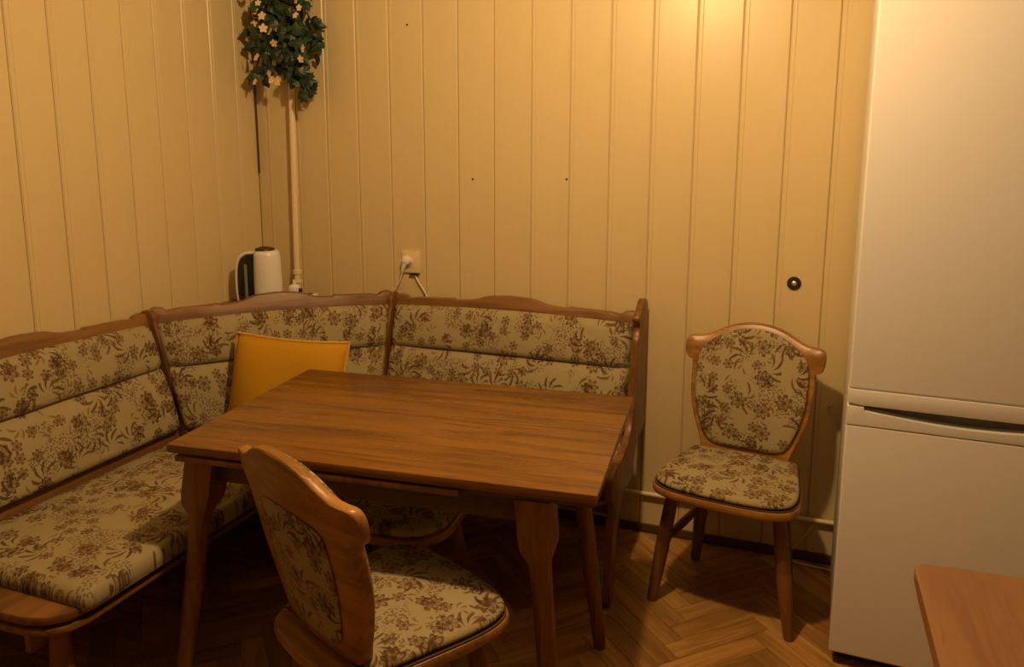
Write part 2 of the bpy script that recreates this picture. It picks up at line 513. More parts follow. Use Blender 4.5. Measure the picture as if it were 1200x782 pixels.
# ================================================================== CEILING LAMP (above the frame)
def ceiling_lamp():
    t = thing('ceiling_lamp', 'small ceiling lamp hanging over the table above the frame', 'lamp', (LAMP[0], LAMP[1], ZC))
    obj('ceiling_rose', lathe([(.05, 0), (.05, -.012), (.02, -.03), (.01, -.032)]), M['plastic'], t)
    obj('cord', tube([(0, 0, -.03), (0, 0, -.11)], .004), M['plastic'], t)
    obj('socket', lathe([(.012, -.10), (.02, -.11), (.02, -.15), (.016, -.155)]), M['plastic'], t)
    e = NT('lit_bulb'); e.b.inputs['Emission Color'].default_value = (*LAMP_COLOR, 1); e.b.inputs['Emission Strength'].default_value = 20
    obj('bulb', lathe([(.012, -.150), (.014, -.16), (.024, -.175), (.028, -.19), (.024, -.207), (.012, -.217), (0, -.219)]), e.fin((1, .8, .5), .3), t)
    ld = bpy.data.lights.new('bulb_light', 'POINT'); ld.energy = LAMP_POWER; ld.color = LAMP_COLOR; ld.shadow_soft_size = .045
    lo = bpy.data.objects.new('bulb_light', ld); COL.objects.link(lo); lo.parent = t; lo.location = (0, 0, LAMP[2] - .02 - ZC)
ceiling_lamp()

# ================================================================== CORNER BENCH
bench = thing('corner_bench', 'oak corner bench with floral upholstered seats and backs running along both walls', 'bench', (XL, YB, 0))
BO = Vector((XL, YB, 0))
def W(p): return Vector(p) - BO       # world -> bench local

def rail_profile(L, half, low=.900, peak=.030):
    pts = []
    key = [(0, .004), (.02, .008), (.045, .004), (.06, -.006), (.10, -.001), (.20, .002), (.255, .006), (.27, .000), (.33, .004), (.42, .85 * peak), (.5, peak)]
    key = key + [(1 - a, h) for a, h in reversed(key[:-1])]
    for i in range(len(key) - 1):
        a0, h0 = key[i]; a1, h1 = key[i + 1]
        for q in range(3):
            f = q / 3; f2 = f * f * (3 - 2 * f)
            pts.append((a0 + (a1 - a0) * f, low + h0 + (h1 - h0) * f2))
    pts.append((1.0, low + key[-1][1]))
    return [(a * L, z) for a, z in pts]

def back_unit(P0, P1, nrm, n_seed, mat, low=.900, peak=.030, toe=.13, mitre=0.0):
    """one run of backrest from P0 to P1 (top line on the wall side); nrm points into the room"""
    P0 = Vector((*P0, 0)); P1 = Vector((*P1, 0)); N = Vector((*nrm, 0)).normalized()
    L = (P1 - P0).length; D = (P1 - P0) / L
    # leaning plane: at z=.90 offset 0, at z=.45 offset toe
    def off(z): return toe * (.90 - z) / .45
    def pt(u, z, d):
        u = L / 2 + (u - L / 2) * (1 - 2 * mitre * max(0, off(z)) / L)
        return W(P0 + D * u + N * (off(z) + d) + Vector((0, 0, z)))
    # top rail board
    top = rail_profile(L, True, low, peak)
    bot = [(L * (1 - a / 16), .853 + .012 * sin(pi * a / 16) * (peak / .03)) for a in range(17)]
    obj('top_rail', prism(top + bot, -.016, .014, lambda u, v, t: pt(u, v, t), .0035), mat, bench)
    # backing board
    obj('back_board', prism([(0, .40), (L, .40), (L, .862), (0, .862)], -.014, -.002, lambda u, v, t: pt(u, v, t)), mat, bench)
    # cushion: two bulges with a seam between
    z0, z1, zs = .475, .868, .706
    g = .006
    def fn(a, c):
        u = g + a * (L - 2 * g)
        zt = z1 + .012 * sin(pi * a) * (peak / .03)
        z = z0 + c * (zt - z0)
        eu = min(u - g, L - g - u); ez = min(z - z0, zt - z)
        r = lambda e, R: math.sqrt(max(0, 1 - (1 - min(e, R) / R) ** 2))
        s = abs(z - zs); s0 = 1 - math.exp(-(s / .014) ** 1.2)
        d = .038 * r(eu, .028) * r(ez, .028) + .010 * sin(pi * min(1, max(0, (z - z0) / (zs - z0)))) * (z < zs) + .007 * sin(pi * min(1, max(0, (z - zs) / (zt - zs)))) * (z >= zs)
        d -= .017 * (1 - s0) * r(eu, .03)
        d += .002 * sin(u * 23 + n_seed) * sin(z * 31 + n_seed)
        return pt(u, z, .001 + d)
    # denser rows at edges and seam
    b = bmesh.new(); uvl = b.loops.layers.uv.new('UVMap')
    us = sorted(set([0, .003, .008, .015, .025, .04] + [i / 36 for i in range(2, 35)] + [1 - x for x in (0, .003, .008, .015, .025, .04)]))
    cs = sorted(set([0, .008, .02, .04, .07] + [i / 22 for i in range(2, 21)] + [.54, .56, .575, .587, .595, .61, .63] + [1 - x for x in (0, .008, .02, .04, .07)]))
    V = [[b.verts.new(fn(a, c)) for c in cs] for a in us]
    for i in range(len(us) - 1):
        for j in range(len(cs) - 1):
            f = b.faces.new((V[i][j], V[i + 1][j], V[i + 1][j + 1], V[i][j + 1]))
            for l, (p, q) in zip(f.loops, ((i, j), (i + 1, j), (i + 1, j + 1), (i, j + 1))):
                l[uvl].uv = (us[p] * L + n_seed * 1.37, cs[q] * (z1 - z0) + n_seed * .61)
    cu = obj('back_cushion', b, M['fabric'], bench, angle=70)
    sb = tube([fn(a, .5897) + W(BO + N * .002) for a in [i / 30 for i in range(1, 30)]], .0022, 6)
    obj('seam', sb, M['piping'], cu)
    return pt

A0, A1 = (-2.245, 1.13), (-2.245, 2.105)
C0, C1 = (-2.235, 2.125), (-1.585, 2.775)
B0, B1 = (-1.560, 2.785), (-.542, 2.785)
ptA = back_unit(A0, A1, (1, 0), 1.0, M['bench_y'])
ptC = back_unit(C0, C1, (1, -1), 2.0, M['bench_d'], .914, .033, .115, .78)
ptB = back_unit(B0, B1, (0, -1), 3.3, M['bench'])

def divider(p, nrm, tl=.13):
    N = Vector((*nrm, 0)).normalized(); P = Vector((*p, 0)); D = Vector((-N.y, N.x, 0))
    pts = [(-.022, .905), (.0, .916), (.025, .914), (.040, .902), (.046, .885), (.043, .868), (.040 + tl * .11, .85), (.041 + tl * .43, .706), (.042 + tl * 1.0, .45), (.042 + tl * 1.02, .41), (-.01 + tl * .9, .41), (-.02, .86)]
    b = prism(pts, -.0115, .0115, lambda u, v, t: W(P + N * u + D * t + Vector((0, 0, v))), .004)
    return obj('divider_post', b, M['bench_z'], bench)
divider((-2.245, 2.115), (1, 0))
divider((-1.572, 2.785), (0, -1))

# seats -------------------------------------------------------------
SZ = .405     # top of seat board, cushions above
def flat(u, v, h): return W((u, v, h))
def seat(outline_board, outline_pad, mat, seed):
    obj('seat_board', prism(outline_board, SZ - .024, SZ, lambda u, v, t: W((u, v, t)), .006), mat, bench)
    obj('lower_board', prism(outline_board, SZ - .052, SZ - .034, lambda u, v, t: W((u, v, t)), .005), mat, bench)
    b = pad(outline_pad, .056, .006, lambda u, v, h: W((u, v, SZ - .014 + h)), (seed * .77, seed * 1.31), edge=.014)
    return obj('seat_cushion', b, M['fabric'], bench, angle=70)
def rrect(x0, x1, y0, y1, r, n=5, m=6):
    pts = []
    for cx_, cy_, a0 in ((x1 - r, y1 - r, 0), (x0 + r, y1 - r, 90), (x0 + r, y0 + r, 180), (x1 - r, y0 + r, 270)):
        for i in range(n + 1):
            a = radians(a0 + 90 * i / n); pts.append((cx_ + r * cos(a), cy_ + r * sin(a)))
    out = []
    for i, p in enumerate(pts):
        q = pts[(i + 1) % len(pts)]; out.append(p)
        d = math.hypot(q[0] - p[0], q[1] - p[1])
        k_ = int(d / .06)
        for j in range(1, k_): out.append((p[0] + (q[0] - p[0]) * j / k_, p[1] + (q[1] - p[1]) * j / k_))
    return out
# left run (rounded free front corner shows bare wood)
lb = [(-2.19, 1.135), (-1.73, 1.135), (-1.665, 1.140), (-1.610, 1.158), (-1.578, 1.192), (-1.567, 1.24), (-1.567, 2.10), (-2.19, 2.10)]
seat(lb, rrect(-2.105, -1.548, 1.212, 2.098, .022), M['bench_y'], 1)
seat([(-1.567, 2.105), (-1.567, 2.72), (-1.62, 2.72), (-2.19, 2.17), (-2.19, 2.105)],
     [(-1.548, 2.104), (-1.548, 2.25), (-1.548, 2.40), (-1.548, 2.55), (-1.552, 2.645), (-1.60, 2.645), (-1.70, 2.55), (-1.80, 2.45), (-1.90, 2.35), (-2.02, 2.24), (-2.10, 2.15), (-2.10, 2.104), (-1.95, 2.104), (-1.8, 2.104), (-1.65, 2.104)], M['bench'], 2)
seat([(-1.55, 2.268), (-.60, 2.268), (-.56, 2.275), (-.533, 2.31), (-.533, 2.74), (-1.55, 2.74)],
     rrect(-1.545, -.542, 2.248, 2.655, .018), M['bench'], 3)
# aprons under the seats
obj('seat_frame', box(None, -1.70, -1.68, 1.16, 2.39, .29, SZ - .053, .003, mat=Matrix.Translation(-BO)), M['bench_y'], bench)
obj('seat_frame', box(None, -1.68, -.54, 2.37, 2.39, .29, SZ - .053, .003, mat=Matrix.Translation(-BO)), M['bench'], bench)

# end panels with scrolled backs and curved feet
def end_panel(x0, x1, sgn):
    """side panel in the YZ sense: u runs from the wall into the room"""
    o = [(.0, .925), (.030, .958), (.070, .962), (.100, .948), (.125, .930), (.160, .925), (.178, .912), (.176, .896), (.158, .885), (.150, .865), (.160, .845), (.176, .83),
         (.184, .78), (.196, .70), (.214, .62), (.235, .55), (.262, .51), (.32, .482), (.42, .468), (.50, .465), (.545, .452), (.558, .42),
         (.55, .385), (.52, .36), (.505, .33), (.52, .27), (.53, .20), (.535, .10), (.55, .03), (.555, .0), (.50, .0), (.485, .06), (.47, .14), (.455, .24),
         (.42, .305), (.34, .322), (.25, .325), (.222, .335), (.212, .37), (.185, .41), (.13, .438), (.06, .448), (.0, .46), (.012, .55), (.008, .70), (.0, .80)]
    return smooth_poly(o, 2)
ep = end_panel(0, 0, 1)
obj('end_panel', prism(ep, -.534, -.508, lambda u, v, t: W((t, 2.835 - u, v)), .005), M['bench_z'], bench)
obj('end_panel', prism([(u if u < .25 else .25 + (u - .25) * .55, v * (1 if v > .5 else .80)) for u, v in ep], 1.100, 1.126, lambda u, v, t: W((XL + .015 + u, t, v)), .005), M['bench_z'], bench)
def foot(x, y):
    b = lathe([(.016, 0), (.020, .02), (.026, .12), (.028, .22), (.024, .30), (.03, .33), (.03, .38)], 16, None, Matrix.Translation(W((x, y, 0))))
    obj('leg', b, M['bench_z'], bench)
for x, y in ((-1.62, 2.12), (-2.18, 2.12), (-1.55, 2.33), (-1.56, 2.72), (-.60, 2.74), (-2.18, 1.19), (-1.665, 1.225)): foot(x, y)
# corner shelf behind the diagonal back
obj('corner_shelf', prism([(XL + .004, YB - .004), (XL + .004, 2.09), (-2.262, 2.09), (-2.262, 2.135), (-1.60, 2.797), (-1.50, 2.80), (-1.50, YB - .004)], 0.842, .858, lambda u, v, t: W((u, v, t)), .002), M['bench'], bench)

# ================================================================== DINING TABLE
TH = .0925
table = thing('dining_table', 'rectangular honey-brown oak extension table with splayed legs in front of the bench', 'table', (-.969, 1.850, 0), TH)
TW, TD = 1.125, .718
def tbl(x0, x1, y0, y1, z0, z1, bev, name, mat, label=None):
    return obj(name, box(None, x0, x1, y0, y1, z0, z1, bev), mat, table, label=label)
tbl(-TW / 2, TW / 2, -TD / 2, TD / 2, .727, .750, .004, 'tabletop', M['table'])
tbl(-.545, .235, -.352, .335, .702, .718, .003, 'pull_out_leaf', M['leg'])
tbl(.245, .548, -.322, .335, .700, .719, .003, 'pull_out_leaf', M['table_shaded'])
tbl(-.50, .40, -.285, .20, .7185, .7275, .0, 'slide_block', M['table_shaded'])
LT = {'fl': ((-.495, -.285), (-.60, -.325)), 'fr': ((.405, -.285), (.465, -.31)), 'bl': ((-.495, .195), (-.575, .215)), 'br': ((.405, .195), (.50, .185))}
tbl(-.46, .37, -.300, -.278, .635, .700, .002, 'apron', M['table_shaded'])
tbl(-.46, .37, .190, .212, .635, .700, .002, 'apron', M['table_shaded'])
tbl(-.520, -.498, -.25, .16, .635, .700, .002, 'apron', M['table_shaded'])
tbl(.408, .430, -.25, .16, .635, .700, .002, 'apron', M['table_shaded'])
def table_leg(key):
    (tx, ty), (fx, fy) = LT[key]
    prof = [(0, .0175, .0175), (.02, .020, .020), (.20, .0235, .0235), (.345, .026, .026), (.352, .0235, .0235), (.360, .0265, .0265), (.45, .0255, .0255), (.535, .0255, .026),
            (.56, .036, .034), (.575, .0405, .038), (.60, .0425, .040), (.70, .0425, .040)]
    b = bmesh.new(); rings = []; n = 20
    for z, rx, ry in prof:
        f = 1 - z / .70; cx_, cy_ = tx + (fx - tx) * f, ty + (fy - ty) * f
        sq = 0 if z < .45 else min(1, (z - .45) / .12)
        ring = []
        for k_ in range(n):
            a = 2 * pi * (k_ + .5) / n
            m_ = max(abs(cos(a)), abs(sin(a))); rr = (1 - sq) + sq / m_ * .98
            ring.append(b.verts.new((cx_ + rx * cos(a) * rr, cy_ + ry * sin(a) * rr, z)))
        rings.append(ring)
    for A, B in zip(rings, rings[1:]):
        for k_ in range(n): b.faces.new((A[k_], A[(k_ + 1) % n], B[(k_ + 1) % n], B[k_]))
    b.faces.new(rings[0]); b.faces.new(rings[-1])
    obj('leg', b, M['leg'], table, angle=35)
for k_ in LT: table_leg(k_)

# ================================================================== CHAIRS (local +Y is the front)
def lean(x, z, d):   # d = outwards in front of the back plane
    return Vector((x, -.165 - (z - .44) * .215 + .50 * x * x + d, z))
def make_chair(label):
    t = thing('dining_chair', label, 'chair', group=None)
    half = [(0, .232), (.08, .231), (.155, .222), (.208, .196), (.229, .150), (.229, .08), (.212, -.02), (.195, -.12), (.180, -.19), (.14, -.222), (.06, -.232), (0, -.234)]
    ol = smooth_poly(sym(half[:-1] + [half[-1]]), 2)
    sb = obj('seat_board', plate_z(ol, .412, .440, .008), M['chair'], t)
    inner = [(x * .955, max(y * .955 + .002, -.172 + .012 * (x / .18) ** 2)) for x, y in ol]
    obj('groove', prism([(x * .978, max(y * .978, -.168)) for x, y in ol], .4395, .4425, lambda u, v, tt: (u, v, tt)), M['piping'], sb)
    obj('seat_cushion', pad(inner, .026, .008, lambda u, v, h: (u, v, .441 + h), (.31, .17), edge=.02), M['fabric'], t, angle=70)
    bh = [(0, .906), (.05, .902), (.10, .887), (.14, .865), (.168, .852), (.195, .848), (.222, .848), (.236, .832), (.236, .795), (.228, .772), (.208, .768), (.207, .735),
          (.206, .68), (.200, .62), (.183, .56), (.160, .50), (.145, .452), (.10, .446), (0, .446)]
    bo = smooth_poly(sym(bh), 1)
    fr = bmesh.new()
    # curved board: columns of the outline are subdivided by a fan of scaled rings so it can bend
    def plate(outline, d0, d1, rings_=(1.0, .8, .6, .4, .2), bev=.004):
        b = bmesh.new(); n = len(outline); cx_, cz_ = 0.0, .68
        def ring(s, d, ins=0.0):
            o_ = []
            for (x, z) in outline:
                l_ = math.hypot(x - cx_, z - cz_); k2 = s * (1 - ins / l_)
                o_.append(b.verts.new(lean(cx_ + (x - cx_) * k2, cz_ + (z - cz_) * k2, d)))
            return o_
        seq = [ring(s, d0, bev if s == 1.0 else 0) for s in reversed(rings_)]
        seq += [ring(1.0, d0 + bev), ring(1.0, d1 - bev)]
        seq += [ring(s, d1, bev if s == 1.0 else 0) for s in rings_]
        for A, B in zip(seq, seq[1:]):
            for q in range(n): b.faces.new((A[q], A[(q + 1) % n], B[(q + 1) % n], B[q]))
        c0_ = b.verts.new(lean(cx_, cz_, d0)); c1_ = b.verts.new(lean(cx_, cz_, d1))
        for q in range(n):
            b.faces.new((seq[0][q], seq[0][(q + 1) % n], c0_)); b.faces.new((seq[-1][q], seq[-1][(q + 1) % n], c1_))
        return b
    obj('back_frame', plate(bo, -.014, .014), M['chair'], t, angle=50)
    ch = [(0, .890), (.05, .887), (.10, .870), (.145, .842), (.175, .815), (.188, .775), (.190, .70), (.184, .63), (.165, .565), (.14, .505), (.10, .485), (0, .482)]
    co = smooth_poly(sym(ch), 1)
    obj('back_cushion', pad(co, .020, .010, lambda u, v, h: lean(u, v, .0145 + h), (.9, .4), edge=.02), M['fabric'], t, angle=70)
    rh = [(0, .782), (.06, .780), (.11, .770), (.128, .755), (.132, .70), (.128, .62), (.114, .55), (.098, .495), (.06, .478), (0, .476)]
    obj('rear_panel', pad(smooth_poly(sym(rh), 1), .004, .002, lambda u, v, h: lean(u, v, -.0145 - h), (1.7, .9), edge=.01), M['fabric'], t, angle=70)
    tops = [((.165, .115), (.222, .135)), ((-.165, .115), (-.222, .135)), ((.125, -.145), (.165, -.195)), ((-.125, -.145), (-.165, -.195))]
    lpts = []
    for (a, c), (fx, fy) in tops:
        b = bmesh.new(); prof = [(0, .0155), (.015, .0175), (.10, .0205), (.205, .0235), (.213, .0212), (.221, .0235), (.32, .022), (.38, .020), (.413, .0185)]
        tube([(fx + (a - fx) * z / .413, fy + (c - fy) * z / .413, z) for z, r in prof], [r for z, r in prof], 16, b)
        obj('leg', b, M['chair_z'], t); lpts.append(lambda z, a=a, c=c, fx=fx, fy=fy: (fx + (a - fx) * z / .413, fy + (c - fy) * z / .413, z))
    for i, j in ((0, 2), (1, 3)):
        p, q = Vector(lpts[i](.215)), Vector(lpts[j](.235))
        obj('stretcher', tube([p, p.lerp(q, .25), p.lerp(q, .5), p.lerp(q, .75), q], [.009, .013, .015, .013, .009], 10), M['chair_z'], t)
    return t
chair1 = make_chair('floral upholstered oak chair in the foreground seen from behind, pushed under the table')
chair1.location = (-.840, 1.428, 0); chair1.rotation_euler = (0, 0, radians(-24.5))
chair2 = copy_tree(chair1)
chair2['label'] = 'floral upholstered oak chair facing the room against the wall beside the fridge'
chair2.location = (-.146, 2.490, 0); chair2.rotation_euler = (0, 0, radians(180 - 8.5))

# ================================================================== STOOL UNDER THE TABLE
stool = thing('upholstered_stool', 'low round-cornered stool with pale cushion tucked under the table', 'stool', (-1.10, 1.955, 0), .09)
so = rrect(-.20, .20, -.20, .20, .13, 8)
obj('seat_board', plate_z(so, .385, .412, .006), M['chair'], stool)
obj('seat_cushion', pad([(x * .97, y * .97) for x, y in so], .035, .01, lambda u, v, h: (u, v, .412 + h), (2.2, 3.1), edge=.02), M['fabric'], stool, angle=70)
for sx in (-1, 1):
    for sy in (-1, 1):
        pr = [(0, .015), (.10, .020), (.22, .0225), (.386, .019)]
        obj('leg', tube([(sx * (.17 - .05 * z / .386), sy * (.17 - .05 * z / .386), z) for z, r in pr], [r for z, r in pr], 14), M['chair_z'], stool)

# ================================================================== YELLOW PILLOW
pil = thing('throw_pillow', 'square mustard yellow throw pillow leaning in the corner of the bench', 'pillow', (-1.695, 2.215, .460), radians(2))
def pillow_bm():
    n = 22; b = bmesh.new(); uvl = b.loops.layers.uv.new('UVMap'); w, h, th = .238, .184, .072
    S = []
    for side in (1, -1):
        V = {}
        for i in range(n + 1):
            for j in range(n + 1):
                a, c = i / n * 2 - 1, j / n * 2 - 1
                pin = 1 - .035 * (1 - a * a) * c * c; pin2 = 1 - .045 * (1 - c * c) * a * a
                x_ = a * w * pin2; z_ = c * h * (1 - .06 * (1 - a * a) * abs(c) ** 3)
                d = th * ((1 - abs(a) ** 2.6) * (1 - abs(c) ** 2.6)) ** .55
                d *= 1 - .12 * sin(a * 3 + c * 2)
                V[i, j] = (x_, side * d, z_)
        S.append(V)
    vs_ = {}
    for si, V in enumerate(S):
        for (i, j), p in V.items():
            edge_ = i in (0, n) or j in (0, n)
            key = (i, j) if edge_ else (i, j, si)
            if key not in vs_:
                lean_ = -.07 + (p[2] + h) * .27
                vs_[key] = b.verts.new((p[0], p[1] + lean_, p[2] + h + .002 - .055 * 0))
        for i in range(n):
            for j in range(n):
                g_ = lambda i_, j_: vs_[(i_, j_)] if (i_ in (0, n) or j_ in (0, n)) else vs_[(i_, j_, si)]
                q = [g_(i, j), g_(i + 1, j), g_(i + 1, j + 1), g_(i, j + 1)]
                b.faces.new(q if si else list(reversed(q)))
    edge = [vs_[(i, 0)].co.copy() for i in range(n)] + [vs_[(n, j)].co.copy() for j in range(n)] + [vs_[(i, n)].co.copy() for i in range(n, 0, -1)] + [vs_[(0, j)].co.copy() for j in range(n, -1, -1)]
    return b, edge
pb, pe = pillow_bm()
obj('pillow_body', pb, M['pillow'], pil, angle=180)
obj('piping', tube(pe, .006, 8), M['pillow_edge'], pil)

# ================================================================== FRIDGE
fr = thing('refrigerator', 'tall white two-door refrigerator standing at the right edge', 'refrigerator', (.163, 2.240, 0), -.0386)
FW, FH = .60, 2.02
obj('cabinet', box(None, .004, FW - .004, .052, .56, .03, FH, .006), M['white'], fr)
def door(z0, z1, name='door', bmx=None):
    return obj(name, box(None, 0, FW, 0, .048, z0, z1, .007, 3), M['white'], fr)
d1 = door(.852, FH)
obj('door_trim', prism([(0, .812), (.035, .806), (FW - .035, .806), (FW, .812), (FW, .851), (0, .851)], -.002, .048, lambda u, v, t: (u, t, v), .003), M['white'], d1)
d2 = door(.045, .748)
tr = [(0, .749), (FW, .749), (FW, .802), (FW - .042, .802), (FW - .044, .792)]
tr += [(FW - .044 - (FW - .088) * i / 14, .792 - .020 * sin(pi * i / 14)) for i in range(1, 14)] + [(.044, .792), (.042, .802), (0, .802)]
obj('door_trim', prism(tr, -.002, .048, lambda u, v, t: (u, t, v), .002), M['white'], d2)
obj('handle_recess', box(None, .03, FW - .03, .040, .053, .76, .83), M['recess'], fr)
obj('kick_plate', box(None, .02, FW - .02, .05, .08, .004, .045), M['rubber'], fr)
for fx in (.05, FW - .05):
    obj('foot', lathe([(.022, 0), (.022, .02), (.01, .03)], 14, None, Matrix.Translation((fx, .10, 0))), M['rubber'], fr)

# ================================================================== LIGHT OAK TABLE CORNER, LOWER RIGHT
st = thing('side_table', 'light oak tabletop with rounded corner cut off by the lower right frame edge', 'table', (.240, 1.490, 0), radians(-.5))
to = rrect(0, 1.15, -.68, 0, .028, 6)
to = [(x + (y * .0), y + (x * .02)) for x, y in to]
obj('tabletop', prism(to, .722, .750, lambda u, v, t: (u, v, t), .006, 3), M['light_oak'], st)
obj('apron', box(None, .05, 1.10, -.62, -.06, .66, .721), M['light_oak'], st)
for lx in (.09, 1.06):
    for ly in (-.59, -.09):
        obj('leg', box(None, lx - .025, lx + .025, ly - .025, ly + .025, 0, .66, .004), M['light_oak'], st)

# ================================================================== WALL THINGS
# slim pipe low on the back wall
o = obj('wall_pipe', tube([(-.62 - 1.6, 2.832, .168), (.75, 2.832, .168)], .0085, 12), M['pipe'])
props(o, 'slim cream pipe running low along the back wall behind the chair', 'pipe')
# upright heating pipe in the corner
pp = thing('corner_pipe', 'thin cream upright pipe in the room corner behind the bench', 'pipe', (-2.082, 2.815, 0))
obj('tube', tube([(0, 0, .8585), (.0, 0, 1.0), (.012, 0, 1.8), (.020, 0, ZC)], .0135, 14), M['pipe'], pp)
obj('coupling', lathe([(.0135, .955), (.019, .957), (.019, .975), (.0135, .977)], 16), M['pipe'], pp)
obj('coupling', lathe([(.0135, .915), (.0185, .917), (.0185, .928), (.0135, .930)], 16), M['pipe'], pp)

# wall socket with plug and cords
sk = thing('wall_socket', 'square cream wall socket with two outlets above the bench back', 'socket', (-1.522, YB, 1.037))
obj('face_plate', box(None, -.043, .043, -.012, -.0005, -.047, .047, .004), M['cream_plastic'], sk)
obj('socket_ring', lathe([(.019, 0), (.024, .0), (.024, .005), (.021, .007), (.019, .003)], 24, None, Matrix.Translation((-.012, -.0115, .0)) @ Matrix.Rotation(pi / 2, 4, 'X')), M['cream_plastic'], sk)
obj('lower_lug', box(None, -.004, .036, -.018, -.004, -.056, -.048, .002), M['metal'], sk)
pg = thing('power_plug', 'round white plug pushed into the wall socket, cord falling left', 'plug', (-1.534, YB - .0165, 1.045))
obj('plug_body', lathe([(.021, 0), (.022, .01), (.018, .024), (.008, .030), (0, .031)], 22, None, Matrix.Rotation(pi / 2, 4, 'X')), M['plastic'], pg)
obj('cord_sleeve', tube([(-.004, -.018, -.012), (-.010, -.020, -.030), (-.018, -.016, -.052)], [.011, .009, .006], 10), M['plastic'], pg)
obj('cord', tube([(-.018, -.016, -.052), (-.030, -.012, -.085), (-.055, -.006, -.125), (-.085, -.002, -.152), (-.125, .004, -.170), (-.16, .006, -.20)], .0035, 8), M['plastic'], pg)
obj('cord', tube([(.020, -.010, -.056), (.034, -.012, -.082), (.057, -.013, -.112), (.077, -.014, -.144), (.092, -.014, -.197)], .0036, 8), M['plastic'], sk)

# round dark fitting on the right of the back wall
bt = thing('wall_fitting', 'small round dark metal fitting with bright centre on the right wall planks', 'fitting', (.004, YB, 1.040))
bt.scale = (.86, .86, .86)
obj('rim', lathe([(.010, 0), (.027, 0), (.028, .004), (.024, .009), (.014, .010), (.010, .004)], 24, None, Matrix.Rotation(pi / 2, 4, 'X')), M['metal'], bt)
obj('centre_button', lathe([(.011, .001), (.011, .006), (.006, .010), (0, .011)], 16, None, Matrix.Rotation(pi / 2, 4, 'X')), M['steel'], bt)
for (x, z, lab) in ((-1.523, 2.005, 'tiny dark screw high on the back wall left of centre'), (-1.238, 1.389, 'tiny dark screw, left one of the level pair on the back wall'), (-.843, 1.395, 'tiny dark screw, right one of the level pair on the back wall')):
    s = obj('screw', lathe([(.0042, 0), (.0042, .002), (.0025, .0035), (0, .004)], 12), M['metal']); s.location = (x, YB - .0002, z); s.rotation_euler = (pi / 2, 0, 0)
    props(s, lab, 'screw', 'small screws left in the back wall')
hk = obj('wall_hook', tube([(0, 0, 0), (0, -.02, .002), (.006, -.026, .010), (.016, -.026, .018)], .003, 8), M['steel']); hk.location = (.148, YB - .0005, .597)
props(hk, 'tiny bright metal hook on the wall between chair and fridge', 'hook')
c2 = obj('thin_cable', tube([(.125, YB - .016, .150), (.06, YB - .02, .045), (.03, 2.81, .012), (.08, 2.80, .006), (.20, 2.79, .006), (.30, 2.80, .006)], .003, 8), M['pipe'])
props(c2, 'thin pale cable lying at the wall foot beside the fridge', 'cable')

# ================================================================== KETTLE ON THE CORNER SHELF
kt = thing('electric_kettle', 'white electric kettle with dark handle opening standing on the corner shelf', 'kettle', (-2.095, 2.600, .8585), radians(20))
kt.scale = (1, 1, 1.115)
n = 28
def kbody():
    b = bmesh.new(); rings = []
    for z, s in ((0, .93), (.004, .98), (.02, 1.0), (.06, 1.0), (.12, .985), (.165, .96), (.188, .93), (.200, .87), (.206, .74), (.207, .5)):
        rings.append([b.verts.new((.020 + .058 * s * cos(2 * pi * q / n), .058 * s * sin(2 * pi * q / n), z)) for q in range(n)])
    for A, B in zip(rings, rings[1:]):
        for q in range(n): b.faces.new((A[q], A[(q + 1) % n], B[(q + 1) % n], B[q]))
    b.faces.new(rings[0]); b.faces.new(rings[-1]); return b
obj('kettle_body', kbody(), M['plastic'], kt)
obj('lid', lathe([(.040, .2065), (.038, .214), (.015, .220), (0, .221)], 22, None, Matrix.Translation((.012, 0, 0))), M['metal'], kt)
hp = smooth_poly([(-.030, .203), (-.085, .200), (-.110, .165), (-.114, .10), (-.112, .012), (-.104, .012), (-.105, .10), (-.100, .158), (-.080, .190), (-.030, .194)], 2)
obj('handle', prism(hp, -.014, .014, lambda u, v, t: (u, t, v), .003), M['plastic'], kt)
gp = smooth_poly([(-.030, .192), (-.078, .188), (-.098, .158), (-.103, .10), (-.102, .020), (-.036, .008)], 1)
obj('handle_core', prism(gp, -.020, .020, lambda u, v, t: (u, t, v), .003), M['smoke'], kt)
obj('water_gauge', box(None, -.072, -.060, -.0225, -.019, .02, .155, .001), M['gauge'], kt)

# ================================================================== SOCKET STRIP + ADAPTER BEHIND THE RAIL
ps = thing('socket_strip', 'white socket strip lying on the corner shelf beside the pipe', 'power strip', (-1.965, 2.665, .8585), radians(12))
ps.scale = (1, 1, 1.3)
obj('strip_body', box(None, -.045, .075, -.025, .025, 0, .032, .006), M['plastic'], ps)
obj('outlet', lathe([(.016, .032), (.018, .033), (.018, .0335), (0, .0335)], 16, None, Matrix.Translation((.045, 0, 0))), M['smoke'], ps)
ap = thing('plug_adapter', 'small white plug standing upright in the socket strip', 'plug', (-1.985, 2.661, .9015), radians(12))
obj('plug_body', lathe([(.024, 0), (.024, .028), (.016, .036), (.007, .040), (.006, .058), (0, .060)], 18), M['plastic'], ap)
obj('side_switch', box(None, .020, .032, -.01, .01, .004, .022, .002), M['smoke'], ap)

